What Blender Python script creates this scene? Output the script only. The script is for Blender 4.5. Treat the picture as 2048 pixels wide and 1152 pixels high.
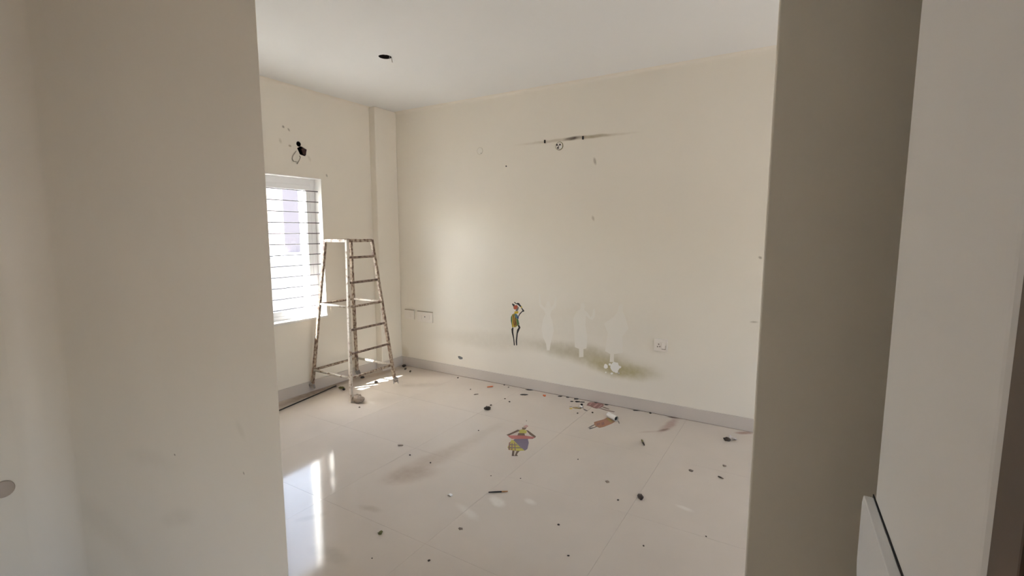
import bpy, bmesh, math, random
from mathutils import Vector, Matrix
random.seed(7)
for o in list(bpy.data.objects):
    bpy.data.objects.remove(o)
S = bpy.context.scene
COL = S.collection

# ------------------------------------------------------------ camera
F, CX, CY = 965.0, 1024.0, 576.0            # pixels of the 2048 x 1152 frame
PITCH = math.atan(113 / 965.0)
YAW = math.radians(31.2)
EYE = Vector((0, 0, 1.59))
cam_d = bpy.data.cameras.new('camera')
cam_d.sensor_width = 36
cam_d.lens = F / 2048 * 36
cam_d.clip_start = 0.03
cam = bpy.data.objects.new('camera', cam_d)
cam.location = EYE
cam.rotation_euler = (math.pi / 2 - PITCH, 0, YAW)
COL.objects.link(cam)
S.camera = cam

# ------------------------------------------------------------ sky, sun, exposure
SUN = Vector((0.375, 0.60, -1.0)).normalized()   # travel direction of the sunlight
w = bpy.data.worlds.new('sky')
S.world = w
w.use_nodes = True
nt = w.node_tree
bg = nt.nodes['Background']
sky = nt.nodes.new('ShaderNodeTexSky')
sky.sky_type = 'NISHITA'
sky.sun_disc = False
sky.sun_elevation = math.asin(-SUN.z)
sky.sun_rotation = math.atan2(-SUN.x, -SUN.y)
sky.air_density = 1.0
sky.dust_density = 4.0
sky.ozone_density = 0.6
hz = nt.nodes.new('ShaderNodeHueSaturation')
hz.inputs['Saturation'].default_value = 0.7
nt.links.new(sky.outputs[0], hz.inputs['Color'])
nt.links.new(hz.outputs[0], bg.inputs['Color'])
bg.inputs['Strength'].default_value = 1.0

sd = bpy.data.lights.new('sun', 'SUN')
sd.energy = 34.0
sd.angle = math.radians(0.6)
sd.color = (1.0, 0.97, 0.93)
so = bpy.data.objects.new('sun', sd)
so.rotation_euler = SUN.to_track_quat('-Z', 'Y').to_euler()
so.location = (-8, -4, 9)
COL.objects.link(so)

S.view_settings.view_transform = 'Standard'
S.view_settings.look = 'None'
S.view_settings.gamma = 1.0
S.view_settings.use_curve_mapping = False
S.view_settings.exposure = 1.6
cy = S.cycles
cy.use_denoising = True
cy.max_bounces = 14
cy.diffuse_bounces = 9
cy.glossy_bounces = 4
cy.transmission_bounces = 8
cy.sample_clamp_indirect = 6.0
cy.caustics_reflective = False
cy.caustics_refractive = False

# ------------------------------------------------------------ measures of the place (metres)
XW = -4.15          # window wall, inner face
XP = -4.06          # face of the shallow column in the corner
YP = 3.84           # near edge of that column
YB = 4.16           # far wall
H = 2.93            # ceiling
YF = 0.62           # foreground wall beside the opening, near face
TF = 0.075
TN = 0.12
XF = -1.585 * (YF + TF)   # its end
YN, XN = 1.90, -0.122     # nib on the other side of the opening
XR, YR = 0.193, 1.50      # near right wall, where it ends
XE = 3.00                 # right limit of the far room
XL = -3.856 * YF          # left side wall of the near space
YD = XR / 0.279           # where the dark door frame begins
XC = 0.95                 # end of the short passage beside the near right wall
YS = -3.2                 # rear limit of the near room
T = 0.20

def ray(x, y):
    a, b = (x - CX) / F, -(y - CY) / F
    up = b * math.cos(PITCH) - math.sin(PITCH)
    fw = math.cos(PITCH) + b * math.sin(PITCH)
    return Vector((a * math.cos(YAW) - fw * math.sin(YAW), fw * math.cos(YAW) + a * math.sin(YAW), up))

def hit(x, y, axis, v):
    r = ray(x, y)
    return EYE + r * ((v - EYE[axis]) / r[axis])

def fl(x, y): return hit(x, y, 2, 0.0)
def wb(x, y): return hit(x, y, 1, YB)
def ww(x, y): return hit(x, y, 0, XW)

# ------------------------------------------------------------ mesh helpers
class MB:
    def __init__(s): s.v, s.f, s.sm = [], [], []
    def add(s, vs, fs, smooth=False):
        n = len(s.v)
        s.v += [tuple(q) for q in vs]
        s.f += [tuple(i + n for i in q) for q in fs]
        s.sm += [smooth] * len(fs)
        return s
    def box(s, x0, x1, y0, y1, z0, z1):
        vs = [(x, y, z) for z in (z0, z1) for y in (y0, y1) for x in (x0, x1)]
        return s.add(vs, [(0, 2, 3, 1), (4, 5, 7, 6), (0, 1, 5, 4), (2, 6, 7, 3), (0, 4, 6, 2), (1, 3, 7, 5)])
    def tube(s, pts, r, n=8, cap=True, square=False):
        pts = [Vector(p) for p in pts]
        rr = r if isinstance(r, (list, tuple)) else [r] * len(pts)
        if square: n = 4
        rings = []
        up = None
        for i, p in enumerate(pts):
            d = (pts[min(i + 1, len(pts) - 1)] - pts[max(i - 1, 0)]).normalized()
            if up is None:
                ref = Vector((0, 0, 1)) if abs(d.z) < 0.8 else Vector((1, 0, 0))
            else:
                ref = up
            a = d.cross(ref).normalized()
            b = a.cross(d).normalized()
            up = b
            k = math.sqrt(2) if square else 1.0
            rings.append([p + (a * math.cos(t) + b * math.sin(t)) * rr[i] * k
                          for t in [2 * math.pi * (j + (0.5 if square else 0)) / n for j in range(n)]])
        vs = [q for g in rings for q in g]
        fs = []
        for i in range(len(pts) - 1):
            for j in range(n):
                fs.append((i * n + j, i * n + (j + 1) % n, (i + 1) * n + (j + 1) % n, (i + 1) * n + j))
        if cap:
            fs.append(tuple(range(n - 1, -1, -1)))
            fs.append(tuple((len(pts) - 1) * n + j for j in range(n)))
        return s.add(vs, fs, smooth=not square)
    def lathe(s, prof, c, axis=Vector((0, 0, 1)), n=20, cap=False):
        c = Vector(c); axis = Vector(axis).normalized()
        ref = Vector((0, 0, 1)) if abs(axis.z) < 0.8 else Vector((1, 0, 0))
        a = axis.cross(ref).normalized(); b = axis.cross(a)
        vs = []
        for r, hgt in prof:
            for j in range(n):
                t = 2 * math.pi * j / n
                vs.append(c + axis * hgt + (a * math.cos(t) + b * math.sin(t)) * r)
        fs = []
        for i in range(len(prof) - 1):
            for j in range(n):
                fs.append((i * n + j, i * n + (j + 1) % n, (i + 1) * n + (j + 1) % n, (i + 1) * n + j))
        if cap:
            fs.append(tuple(range(n)))
            fs.append(tuple((len(prof) - 1) * n + j for j in range(n)))
        return s.add(vs, fs, smooth=True)
    def slab(s, pts, normal, t0, t1):
        """a flat outline given a thickness along its normal"""
        pts = [Vector(p) for p in pts]; nv = Vector(normal)
        n = len(pts)
        vs = [p + nv * t0 for p in pts] + [p + nv * t1 for p in pts]
        fs = [tuple(range(n)), tuple(range(2 * n - 1, n - 1, -1))]
        fs += [(i, (i + 1) % n, n + (i + 1) % n, n + i) for i in range(n)]
        return s.add(vs, fs)
    def mesh(s, name):
        me = bpy.data.meshes.new(name)
        me.from_pydata(s.v, [], s.f)
        me.polygons.foreach_set('use_smooth', s.sm)
        bm = bmesh.new(); bm.from_mesh(me)
        bmesh.ops.recalc_face_normals(bm, faces=bm.faces)
        big = [f for f in bm.faces if len(f.verts) > 4]
        if big: bmesh.ops.triangulate(bm, faces=big)
        bm.to_mesh(me); bm.free()
        return me
    def build(s, name, mat, parent=None, bevel=0, seg=2):
        o = bpy.data.objects.new(name, s.mesh(name))
        o.data.materials.append(mat)
        COL.objects.link(o)
        if parent is not None:
            o.parent = parent
            o.matrix_parent_inverse = Matrix.Translation(-parent_origin(parent))
        if bevel:
            bake_bevel(o, bevel, seg)
        return o

def parent_origin(p):
    o = Vector(p.location)
    while p.parent:
        p = p.parent
        o = o + Vector(p.location)
    return o

def bake_bevel(o, wd, seg=2, angle=40):
    bm = bmesh.new(); bm.from_mesh(o.data)
    ed = [e for e in bm.edges if len(e.link_faces) == 2 and e.calc_face_angle(0) > math.radians(angle)]
    bmesh.ops.bevel(bm, geom=ed, offset=wd, segments=seg, profile=0.5, affect='EDGES', clamp_overlap=True)
    bm.to_mesh(o.data); bm.free()

def cut(o, cutters):
    """carve openings into a wall for good; the cutting shapes are removed"""
    for mb in cutters:
        c = mb.build('cutter', next(iter(MATS.values())))
        m = o.modifiers.new('cut', 'BOOLEAN')
        m.operation = 'DIFFERENCE'; m.solver = 'EXACT'; m.object = c
        dg = bpy.context.evaluated_depsgraph_get()
        dg.update()
        me = bpy.data.meshes.new_from_object(o.evaluated_get(dg))
        o.modifiers.clear()
        o.data = me
        bpy.data.objects.remove(c)

def tag(o, label, cat, group=None):
    o['label'] = label; o['category'] = cat
    if group: o['group'] = group
    return o
def struct(o, label=None):
    o['kind'] = 'structure'
    if label: o['label'] = label
    return o
def thing(name, loc, label, cat, group=None):
    o = bpy.data.objects.new(name, None)
    o.empty_display_size = 0.05
    o.location = loc
    COL.objects.link(o)
    return tag(o, label, cat, group)

# ------------------------------------------------------------ materials
MATS = {}
def mat(name, col, rough=0.6, metal=0.0, var=0.06, scale=6.0, bump=0.0, bscale=120.0, spec=0.5, detail=4.0):
    m = bpy.data.materials.new(name); m.use_nodes = True
    n, l = m.node_tree.nodes, m.node_tree.links
    b = n['Principled BSDF']
    b.inputs['Roughness'].default_value = rough
    b.inputs['Metallic'].default_value = metal
    b.inputs['Specular IOR Level'].default_value = spec
    g = n.new('ShaderNodeNewGeometry')
    nz = n.new('ShaderNodeTexNoise'); nz.inputs['Scale'].default_value = scale; nz.inputs['Detail'].default_value = detail
    l.new(g.outputs['Position'], nz.inputs['Vector'])
    mx = n.new('ShaderNodeMix'); mx.data_type = 'RGBA'
    mx.inputs['A'].default_value = (*[max(0, c * (1 - var)) for c in col], 1)
    mx.inputs['B'].default_value = (*[min(1, c * (1 + var)) for c in col], 1)
    l.new(nz.outputs['Fac'], mx.inputs['Factor'])
    l.new(mx.outputs['Result'], b.inputs['Base Color'])
    if bump:
        bn = n.new('ShaderNodeTexNoise'); bn.inputs['Scale'].default_value = bscale; bn.inputs['Detail'].default_value = 3
        l.new(g.outputs['Position'], bn.inputs['Vector'])
        bp = n.new('ShaderNodeBump'); bp.inputs['Strength'].default_value = bump; bp.inputs['Distance'].default_value = 0.002
        l.new(bn.outputs['Fac'], bp.inputs['Height'])
        l.new(bp.outputs['Normal'], b.inputs['Normal'])
    MATS[name] = m
    return m

def stains(m, plane, items, wob=0.05, wscale=5.0):
    """dirt, damp and other toned marks with shapes of their own: (p0, p1, half width, colour, strength, softness)"""
    n, l = m.node_tree.nodes, m.node_tree.links
    b = n['Principled BSDF']
    cur = b.inputs['Base Color'].links[0].from_socket
    g = n.new('ShaderNodeNewGeometry')
    sp = n.new('ShaderNodeSeparateXYZ'); l.new(g.outputs['Position'], sp.inputs[0])
    cb = n.new('ShaderNodeCombineXYZ')
    ax = 'XZ' if plane == 'B' else ('XY' if plane == 'F' else 'YZ')
    l.new(sp.outputs[ax[0]], cb.inputs['X']); l.new(sp.outputs[ax[1]], cb.inputs['Y'])
    nz = n.new('ShaderNodeTexNoise'); nz.inputs['Scale'].default_value = wscale; nz.inputs['Detail'].default_value = 5
    nz.inputs['Roughness'].default_value = 0.6
    l.new(cb.outputs[0], nz.inputs['Vector'])
    sub = n.new('ShaderNodeVectorMath'); sub.operation = 'SUBTRACT'; sub.inputs[1].default_value = (0.5, 0.5, 0.5)
    l.new(nz.outputs['Color'], sub.inputs[0])
    nz2 = n.new('ShaderNodeTexNoise'); nz2.inputs['Scale'].default_value = 22; nz2.inputs['Detail'].default_value = 6
    l.new(cb.outputs[0], nz2.inputs['Vector'])
    brk = n.new('ShaderNodeMapRange'); brk.inputs['From Min'].default_value = 0.3; brk.inputs['From Max'].default_value = 0.6
    brk.inputs['To Min'].default_value = 0.74
    l.new(nz2.outputs['Fac'], brk.inputs['Value'])
    idx = {'B': (0, 2), 'F': (0, 1), 'W': (1, 2)}[plane]
    for p0, p1, hw, col, strength, soft in items:
        a = (p0[idx[0]], p0[idx[1]]); c = (p1[idx[0]], p1[idx[1]])
        mid = ((a[0] + c[0]) / 2, (a[1] + c[1]) / 2)
        L = math.hypot(c[0] - a[0], c[1] - a[1]) / 2 + hw
        ang = math.atan2(c[1] - a[1], c[0] - a[0])
        sc = n.new('ShaderNodeVectorMath'); sc.operation = 'SCALE'
        sc.inputs['Scale'].default_value = min(wob, hw * 0.9) * 2
        l.new(sub.outputs[0], sc.inputs[0])
        ad = n.new('ShaderNodeVectorMath'); l.new(cb.outputs[0], ad.inputs[0]); l.new(sc.outputs[0], ad.inputs[1])
        mp = n.new('ShaderNodeMapping'); mp.vector_type = 'TEXTURE'
        mp.inputs['Location'].default_value = (mid[0], mid[1], 0)
        mp.inputs['Rotation'].default_value = (0, 0, ang)
        mp.inputs['Scale'].default_value = (L, hw, 1)
        l.new(ad.outputs[0], mp.inputs['Vector'])
        # noise puts a little in z: flatten it
        fz = n.new('ShaderNodeVectorMath'); fz.operation = 'MULTIPLY'; fz.inputs[1].default_value = (1, 1, 0)
        l.new(mp.outputs[0], fz.inputs[0])
        ln = n.new('ShaderNodeVectorMath'); ln.operation = 'LENGTH'; l.new(fz.outputs[0], ln.inputs[0])
        mr = n.new('ShaderNodeMapRange'); mr.interpolation_type = 'SMOOTHSTEP'
        mr.inputs['From Min'].default_value = 1.0 + soft * 0.4; mr.inputs['From Max'].default_value = 1.0 - soft * 0.8
        mr.inputs['To Min'].default_value = 0.0; mr.inputs['To Max'].default_value = strength
        l.new(ln.outputs['Value'], mr.inputs['Value'])
        mu = n.new('ShaderNodeMath'); mu.operation = 'MULTIPLY'
        l.new(mr.outputs[0], mu.inputs[0]); l.new(brk.outputs[0], mu.inputs[1])
        mx = n.new('ShaderNodeMix'); mx.data_type = 'RGBA'
        l.new(mu.outputs[0], mx.inputs['Factor']); l.new(cur, mx.inputs['A'])
        mx.inputs['B'].default_value = (*col, 1)
        cur = mx.outputs['Result']
    l.new(cur, b.inputs['Base Color'])

CREAM = (0.80, 0.755, 0.675)
paint = mat('cream_paint', CREAM, 0.5, var=0.015, scale=2.5, bump=0.08, bscale=60)
paint_far = mat('cream_paint_marked', CREAM, 0.42, var=0.015, scale=2.5, bump=0.08, bscale=60)
paint_win = mat('cream_paint_dusty', CREAM, 0.5, var=0.015, scale=2.5, bump=0.08, bscale=60)
white_ceiling = mat('ceiling_white', (0.81, 0.815, 0.815), 0.75, var=0.01, scale=2, bump=0.05)
skirt = mat('skirting_tile', (0.575, 0.525, 0.485), 0.38, var=0.03, scale=5)
tile_m = mat('vitrified_tile', (0.615, 0.55, 0.485), 0.085, var=0.06, scale=3.2, detail=7, spec=0.30)
grout = mat('grout', (0.585, 0.52, 0.455), 0.4)
upvc = mat('white_upvc', (0.82, 0.82, 0.83), 0.3, var=0.02)
marble = mat('white_marble', (0.80, 0.79, 0.77), 0.25, var=0.03, scale=9)
steel_dark = mat('dark_grille_steel', (0.10, 0.09, 0.10), 0.5, var=0.2)
black = mat('black_plastic', (0.010, 0.009, 0.008), 0.7, var=0.2)
hole_dark = mat('shaded_cavity', (0.018, 0.012, 0.010), 0.95, var=0.3, scale=40)  # near-black lining, also stands for the shade inside the holes
wire_grey = mat('grey_cable', (0.30, 0.27, 0.23), 0.6)
rust = mat('rusty_box_metal', (0.045, 0.018, 0.014), 0.75, var=0.6, scale=60)
plate = mat('switch_plate_plastic', (0.80, 0.75, 0.69), 0.35, var=0.01)
plate_dark = mat('switch_plate_recess', (0.30, 0.25, 0.21), 0.6)
wood_dark = mat('dark_stained_door_wood', (0.10, 0.062, 0.036), 0.5, var=0.3, scale=14)
primer = mat('white_primer', (0.82, 0.80, 0.785), 0.6, var=0.01)
board_white = mat('white_laminate', (0.84, 0.84, 0.86), 0.35, var=0.02)
crumb_m = mat('dark_dirt', (0.06, 0.046, 0.036), 0.9, var=0.5, scale=90)
flake_m = mat('black_peel', (0.016, 0.013, 0.012), 0.6, var=0.4, scale=60)
orange_m = mat('orange_plastic', (0.62, 0.14, 0.03), 0.5, var=0.2, scale=60)
wood_stick = mat('bare_stick_wood', (0.42, 0.20, 0.07), 0.7, var=0.3, scale=60)
olive_bit = mat('olive_leaf_bit', (0.14, 0.13, 0.04), 0.8, var=0.4, scale=80)
paper_white = mat('white_backing_paper', (0.80, 0.79, 0.76), 0.6, var=0.03)
clean_paint = mat('clean_paint_patch', (0.79, 0.755, 0.688), 0.5, var=0.01)
bare_plaster = mat('bare_white_plaster', (0.86, 0.85, 0.82), 0.8, var=0.02)
grey_plaster = mat('grey_plaster', (0.16, 0.16, 0.16), 0.9, var=0.4, scale=90)
rag = mat('dusty_rag', (0.42, 0.35, 0.29), 0.95, var=0.4, scale=70)
rubber = mat('caster_rubber', (0.09, 0.075, 0.06), 0.7, var=0.4, scale=60)
caster_metal = mat('caster_metal', (0.36, 0.34, 0.33), 0.5, 0.4, var=0.4, scale=60)
out_wall = mat('neighbour_render', (0.135, 0.115, 0.119), 0.9, var=0.15, scale=1.2)
out_pale = mat('pale_render', (0.74, 0.73, 0.72), 0.9, var=0.04)
out_ground = mat('terrace_concrete', (0.20, 0.195, 0.19), 0.9, var=0.15)

# paint-splashed steel of the trestle: off-white paint worn through to rust in flecks
def splashed(name, a, b2, sc, lo, hi):
    m = mat(name, a, 0.55, var=0.08, scale=20)
    n, l = m.node_tree.nodes, m.node_tree.links
    b = n['Principled BSDF']; cur = b.inputs['Base Color'].links[0].from_socket
    g = n.new('ShaderNodeNewGeometry')
    nz = n.new('ShaderNodeTexNoise'); nz.inputs['Scale'].default_value = sc; nz.inputs['Detail'].default_value = 5
    l.new(g.outputs['Position'], nz.inputs['Vector'])
    mr = n.new('ShaderNodeMapRange'); mr.inputs['From Min'].default_value = lo; mr.inputs['From Max'].default_value = hi
    l.new(nz.outputs['Fac'], mr.inputs['Value'])
    mx = n.new('ShaderNodeMix'); mx.data_type = 'RGBA'
    l.new(mr.outputs[0], mx.inputs['Factor']); l.new(cur, mx.inputs['A']); mx.inputs['B'].default_value = (*b2, 1)
    l.new(mx.outputs['Result'], b.inputs['Base Color'])
    return m
paint_steel_pale = splashed('trestle_pale_paint', (0.58, 0.53, 0.46), (0.26, 0.18, 0.12), 34, 0.52, 0.66)
paint_steel_rust = splashed('trestle_worn_paint', (0.46, 0.38, 0.29), (0.15, 0.085, 0.055), 34, 0.40, 0.60)
paint_steel_brown = splashed('trestle_rung_rust', (0.30, 0.22, 0.17), (0.11, 0.065, 0.045), 34, 0.40, 0.60)

glass = bpy.data.materials.new('window_glass'); glass.use_nodes = True
gn, gl = glass.node_tree.nodes, glass.node_tree.links
gb = gn['Principled BSDF']
gt = gn.new('ShaderNodeBsdfTransparent'); gt.inputs[0].default_value = (0.93, 0.95, 0.95, 1)
gg = gn.new('ShaderNodeBsdfGlossy'); gg.inputs['Roughness'].default_value = 0.02
gm = gn.new('ShaderNodeMixShader')
gfz = gn.new('ShaderNodeFresnel'); gfz.inputs['IOR'].default_value = 1.45
ggeo = gn.new('ShaderNodeNewGeometry')
ginv = gn.new('ShaderNodeMath'); ginv.operation = 'SUBTRACT'; ginv.inputs[0].default_value = 1.0
gl.new(ggeo.outputs['Backfacing'], ginv.inputs[1])       # only the entering face of a thin pane mirrors
gmul = gn.new('ShaderNodeMath'); gmul.operation = 'MULTIPLY'
gl.new(gfz.outputs[0], gmul.inputs[0]); gl.new(ginv.outputs[0], gmul.inputs[1])
gl.new(gmul.outputs[0], gm.inputs[0]); gl.new(gt.outputs[0], gm.inputs[1]); gl.new(gg.outputs[0], gm.inputs[2])
gl.new(gm.outputs[0], gn['Material Output'].inputs['Surface'])
gn.remove(gb)

# marks on the far wall
DIRT = (0.50, 0.44, 0.35)
stains(paint_far, 'B', [
    (wb(985, 640), wb(1290, 655), 0.24, (0.67, 0.62, 0.54), 0.40, 0.9),
    (wb(880, 672), wb(1100, 690), 0.10, (0.60, 0.55, 0.46), 0.45, 0.9),
    (wb(1070, 690), wb(1240, 715), 0.080, (0.48, 0.43, 0.32), 0.70, 0.95),
    (wb(1120, 706), wb(1290, 740), 0.080, (0.45, 0.40, 0.26), 0.60, 0.95),
    (wb(1185, 728), wb(1290, 748), 0.075, (0.43, 0.375, 0.20), 0.95, 0.95),
    (wb(1050, 288), wb(1256, 266), 0.016, (0.50, 0.43, 0.33), 0.8, 0.9),
    (wb(1168, 275), wb(1215, 270), 0.016, (0.40, 0.34, 0.22), 0.7, 0.9),
    (wb(1132, 279), wb(1158, 275), 0.016, (0.06, 0.04, 0.03), 1.0, 0.9),
    (wb(1189, 318), wb(1191, 326), 0.014, (0.36, 0.31, 0.25), 0.9, 0.9),
    (wb(1186, 434), wb(1188, 440), 0.012, (0.52, 0.46, 0.38), 0.8, 0.9),
    (wb(1502, 644), wb(1514, 644), 0.008, (0.45, 0.40, 0.33), 0.8, 0.9),
    (wb(1520, 515), wb(1522, 516), 0.010, (0.35, 0.31, 0.25), 0.9, 0.9),
    (wb(808, 700), wb(812, 708), 0.06, (0.52, 0.45, 0.33), 0.5, 0.9),
], wob=0.05, wscale=4)
stains(paint_win, 'W', [
    (ww(566, 253), ww(567, 254), 0.012, (0.30, 0.27, 0.22), 0.9, 0.8),
    (ww(577, 258), ww(579, 261), 0.010, (0.38, 0.33, 0.27), 0.9, 0.8),
    (ww(579, 291), ww(581, 292), 0.010, (0.40, 0.34, 0.25), 0.9, 0.8),
    (ww(653, 350), ww(654, 353), 0.010, (0.36, 0.33, 0.28), 0.8, 0.8),
    (ww(560, 279), ww(562, 284), 0.014, (0.58, 0.54, 0.44), 0.8, 0.9),
    (ww(617, 314), ww(620, 320), 0.014, (0.62, 0.57, 0.48), 0.8, 0.9),
], wob=0.012, wscale=12)
def wfl(x, y): return hit(x, y, 1, YF)
paint_near = mat('cream_paint_scuffed', CREAM, 0.5, var=0.03, scale=3.5, bump=0.08, bscale=60)
stains(paint_near, 'B', [
    (wfl(349, 909), wfl(350, 909.5), 0.003, (0.20, 0.16, 0.12), 0.9, 0.8),
    (wfl(487, 946), wfl(488, 948), 0.003, (0.34, 0.29, 0.22), 0.9, 0.8),
    (wfl(475, 850), wfl(485, 870), 0.014, (0.62, 0.57, 0.48), 0.3, 0.95),
    (wfl(330, 1045), wfl(380, 1030), 0.030, (0.64, 0.59, 0.51), 0.35, 0.95),
    (wfl(160, 1010), wfl(260, 1090), 0.070, (0.68, 0.63, 0.55), 0.4, 0.95),
    (wfl(260, 910), wfl(340, 925), 0.030, (0.68, 0.63, 0.55), 0.3, 0.95),
], wob=0.03, wscale=9)
stains(tile_m, 'F', [
    (fl(800, 950), fl(930, 890), 0.10, (0.44, 0.36, 0.29), 0.55, 0.9),
    (fl(790, 955), fl(850, 945), 0.09, (0.40, 0.32, 0.26), 0.55, 0.9),
    (fl(900, 900), fl(1000, 850), 0.06, (0.50, 0.43, 0.35), 0.4, 0.9),
    (fl(1325, 862), fl(1352, 838), 0.045, (0.36, 0.22, 0.18), 0.65, 0.9),
    (fl(1320, 862), fl(1335, 858), 0.02, (0.12, 0.06, 0.05), 0.75, 0.9),
    (fl(1280, 865), fl(1330, 862), 0.02, (0.46, 0.36, 0.30), 0.5, 0.9),
    (fl(1340, 834), fl(1358, 836), 0.022, (0.10, 0.05, 0.04), 0.9, 0.8),
    (fl(1480, 866), fl(1500, 866), 0.03, (0.30, 0.14, 0.10), 0.7, 0.9),
    (fl(988, 998), fl(1000, 1008), 0.035, (0.76, 0.72, 0.66), 0.8, 0.7),
    (fl(1056, 1002), fl(1064, 1006), 0.028, (0.76, 0.72, 0.66), 0.7, 0.8),
    (fl(920, 1012), fl(948, 1035), 0.03, (0.74, 0.70, 0.64), 0.6, 0.9),
    (fl(1358, 1012), fl(1380, 1020), 0.02, (0.76, 0.72, 0.66), 0.7, 0.9),
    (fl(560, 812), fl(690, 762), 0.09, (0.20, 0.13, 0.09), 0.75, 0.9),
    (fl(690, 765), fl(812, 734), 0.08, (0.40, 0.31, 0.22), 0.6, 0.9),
    (fl(728, 1012), fl(755, 1020), 0.03, (0.44, 0.38, 0.31), 0.6, 0.9),
    (fl(640, 1100), fl(680, 1120), 0.05, (0.42, 0.38, 0.32), 0.5, 0.9),
    (fl(600, 1040), fl(640, 1030), 0.03, (0.46, 0.41, 0.35), 0.5, 0.9),
    (fl(1255, 800), fl(1480, 850), 0.03, (0.50, 0.40, 0.28), 0.4, 0.9),
    (Vector((-4.3, YB - 0.014, 0)), Vector((0.3, YB - 0.014, 0)), 0.008, (0.16, 0.12, 0.09), 0.9, 0.8),  # thin dark line along the foot of the far skirting
], wob=0.06, wscale=6)

# ------------------------------------------------------------ the setting
# floor: grout bed, every vitrified tile a piece of its own
o = MB().box(XW - T, XE + T, YS - T, YB + T, -0.12, -0.0025).build('floor', grout)
floor = struct(o, 'beige polished tile floor')
tx0, ty0, TS, GAP = -0.774, 2.54, 0.80, 0.0005
xs = [XW] + [tx0 + TS * k for k in range(-6, 5) if XW + 0.02 < tx0 + TS * k < XE - 0.02] + [XE]
ys = [YS] + [ty0 + TS * k for k in range(-9, 5) if YS + 0.02 < ty0 + TS * k < YB - 0.02] + [YB]
for i in range(len(xs) - 1):
    for j in range(len(ys) - 1):
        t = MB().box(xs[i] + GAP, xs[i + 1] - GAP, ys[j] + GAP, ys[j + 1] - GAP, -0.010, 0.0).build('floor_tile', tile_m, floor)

# ceiling
o = MB().box(XW - T, XE + T, YS - T, YB + T, H, H + 0.15).build('ceiling', white_ceiling)
ceiling = struct(o, 'white painted ceiling')
hk = hit(770, 114, 2, H)

# far wall
wall_back = struct(MB().box(XW - T, XE + T, YB, YB + T, 0, H).build('wall_back', paint_far), 'cream far wall with damp stain and faded outlines')

# window wall with its opening
WY0, WY1, WZ0, WZ1 = 2.15, 3.195, 0.72, 2.11
wl = MB()
wl.box(XW - T, XW, YF, YB, -0.0, H)
wall_left = wl.build('wall_left', paint_win)
PH = ww(599, 288)                       # wiring hole above the window
keyhole = MB().lathe([(0.026, -0.09), (0.026, 0.05)], ww(597.5, 288), (1, 0, 0), 14, cap=True)
boxhole = MB().slab([ww(*q) for q in ((594, 296), (602, 292), (613.5, 299), (611, 313), (600, 309))], (1, 0, 0), -0.09, 0.05)
cut(wall_left, [MB().box(XW - T - 0.1, XW + 0.1, WY0, WY1, WZ0, WZ1), keyhole, boxhole])
struct(wall_left, 'cream wall with the window')
col = struct(MB().box(XW, XP, YP, YB, 0, H).build('trim_1', paint, bevel=0.006), 'shallow cream column in the room corner')

# end wall of the far room with a second window, out of view behind the nib
E3 = (2.15, 3.45, 0.25, 2.15)
wall_end = MB().box(XE, XE + T, YN, YB, 0, H).build('wall_end', paint)
cut(wall_end, [MB().box(XE - 0.1, XE + T + 0.1, *E3)])
struct(wall_end)

# walls round the opening and of the near space
wf = struct(MB().slab([(XW, YF, 0), (-1.588 * YF, YF, 0), (XF - 0.03, YF + TF, 0), (XW, YF + TF, 0)], (0, 0, 1), 0, H).build('wall_front_left', paint_near, bevel=0.003, seg=3), 'cream wall left of the opening')
wn = struct(MB().box(XN, XE, YN, YN + TN, 0, H).build('wall_front_right', paint, bevel=0.008, seg=3), 'shaded cream wall right of the opening')
wr = MB().box(XR, XR + 0.12, YD, YR, 0, H)
wr = struct(wr.build('wall_right', primer, bevel=0.03, seg=6), 'pale wall beside the opening')
N2 = (-0.95, -0.30, 0.20, 1.50)         # added window, unseen behind the camera, lights the near space
wrn = MB().box(XR, XR + 0.12, YS, YD, 0, H).build('wall_right_near', paint)
cut(wrn, [MB().box(XR - 0.1, XR + 0.3, *N2), MB().box(XR - 0.1, XR + 0.3, YD - 0.88, YD + 0.1, -0.1, 2.13)])
struct(wrn)
struct(MB().box(XC, XC + T, -0.25, YN, 0, H).box(XR + 0.12, XC, -0.25, -0.2, 0, H).build('wall_passage_end', paint))
struct(MB().box(XL - T, XL, YS, YF, 0, H).build('wall_near_left', paint), 'lighter side wall of the near space')
struct(MB().box(XL - T, XC + T, YS - T, YS, 0, H).build('wall_rear', paint))

# coved plaster where the ceiling and the near corner meet the walls
def cove(p, q, a, b_, r, n=8):
    k = MB(); vs = []
    for i in range(n + 1):
        t = math.pi / 2 * i / n
        o_ = Vector(a) * (r * (1 - math.sin(t))) + Vector(b_) * (r * (1 - math.cos(t)))
        vs += [Vector(p) + o_, Vector(q) + o_]
    fs = [(2 * i, 2 * i + 1, 2 * i + 3, 2 * i + 2) for i in range(n)]
    return k.add(vs, fs, True)
struct(cove((XP, YB, H), (XE, YB, H), (0, -1, 0), (0, 0, -1), 0.03).build('trim_2', paint), 'coved ceiling edge over the far wall')
struct(cove((XW, YF + TF, H), (XW, YP, H), (1, 0, 0), (0, 0, -1), 0.03).build('trim_3', paint), 'coved ceiling edge over the window wall')
struct(cove((XL, YF, 0), (XL, YF, H), (1, 0, 0), (0, -1, 0), 0.12, 12).build('trim_4', paint), 'rounded inner corner of the near space')

# skirting
struct(MB().box(XP + 0.012, XE, YB - 0.012, YB, 0, 0.107).build('baseboard_back', skirt, bevel=0.002), 'pale grey tile skirting of the far wall')
b = MB().box(XW, XW + 0.012, YF + TF, YP, 0, 0.107).box(XW, XP + 0.012, YP - 0.012, YP, 0, 0.107).box(XP, XP + 0.012, YP, YB, 0, 0.107)
struct(b.build('baseboard_left', skirt), 'pale grey tile skirting of the window wall')

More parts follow.
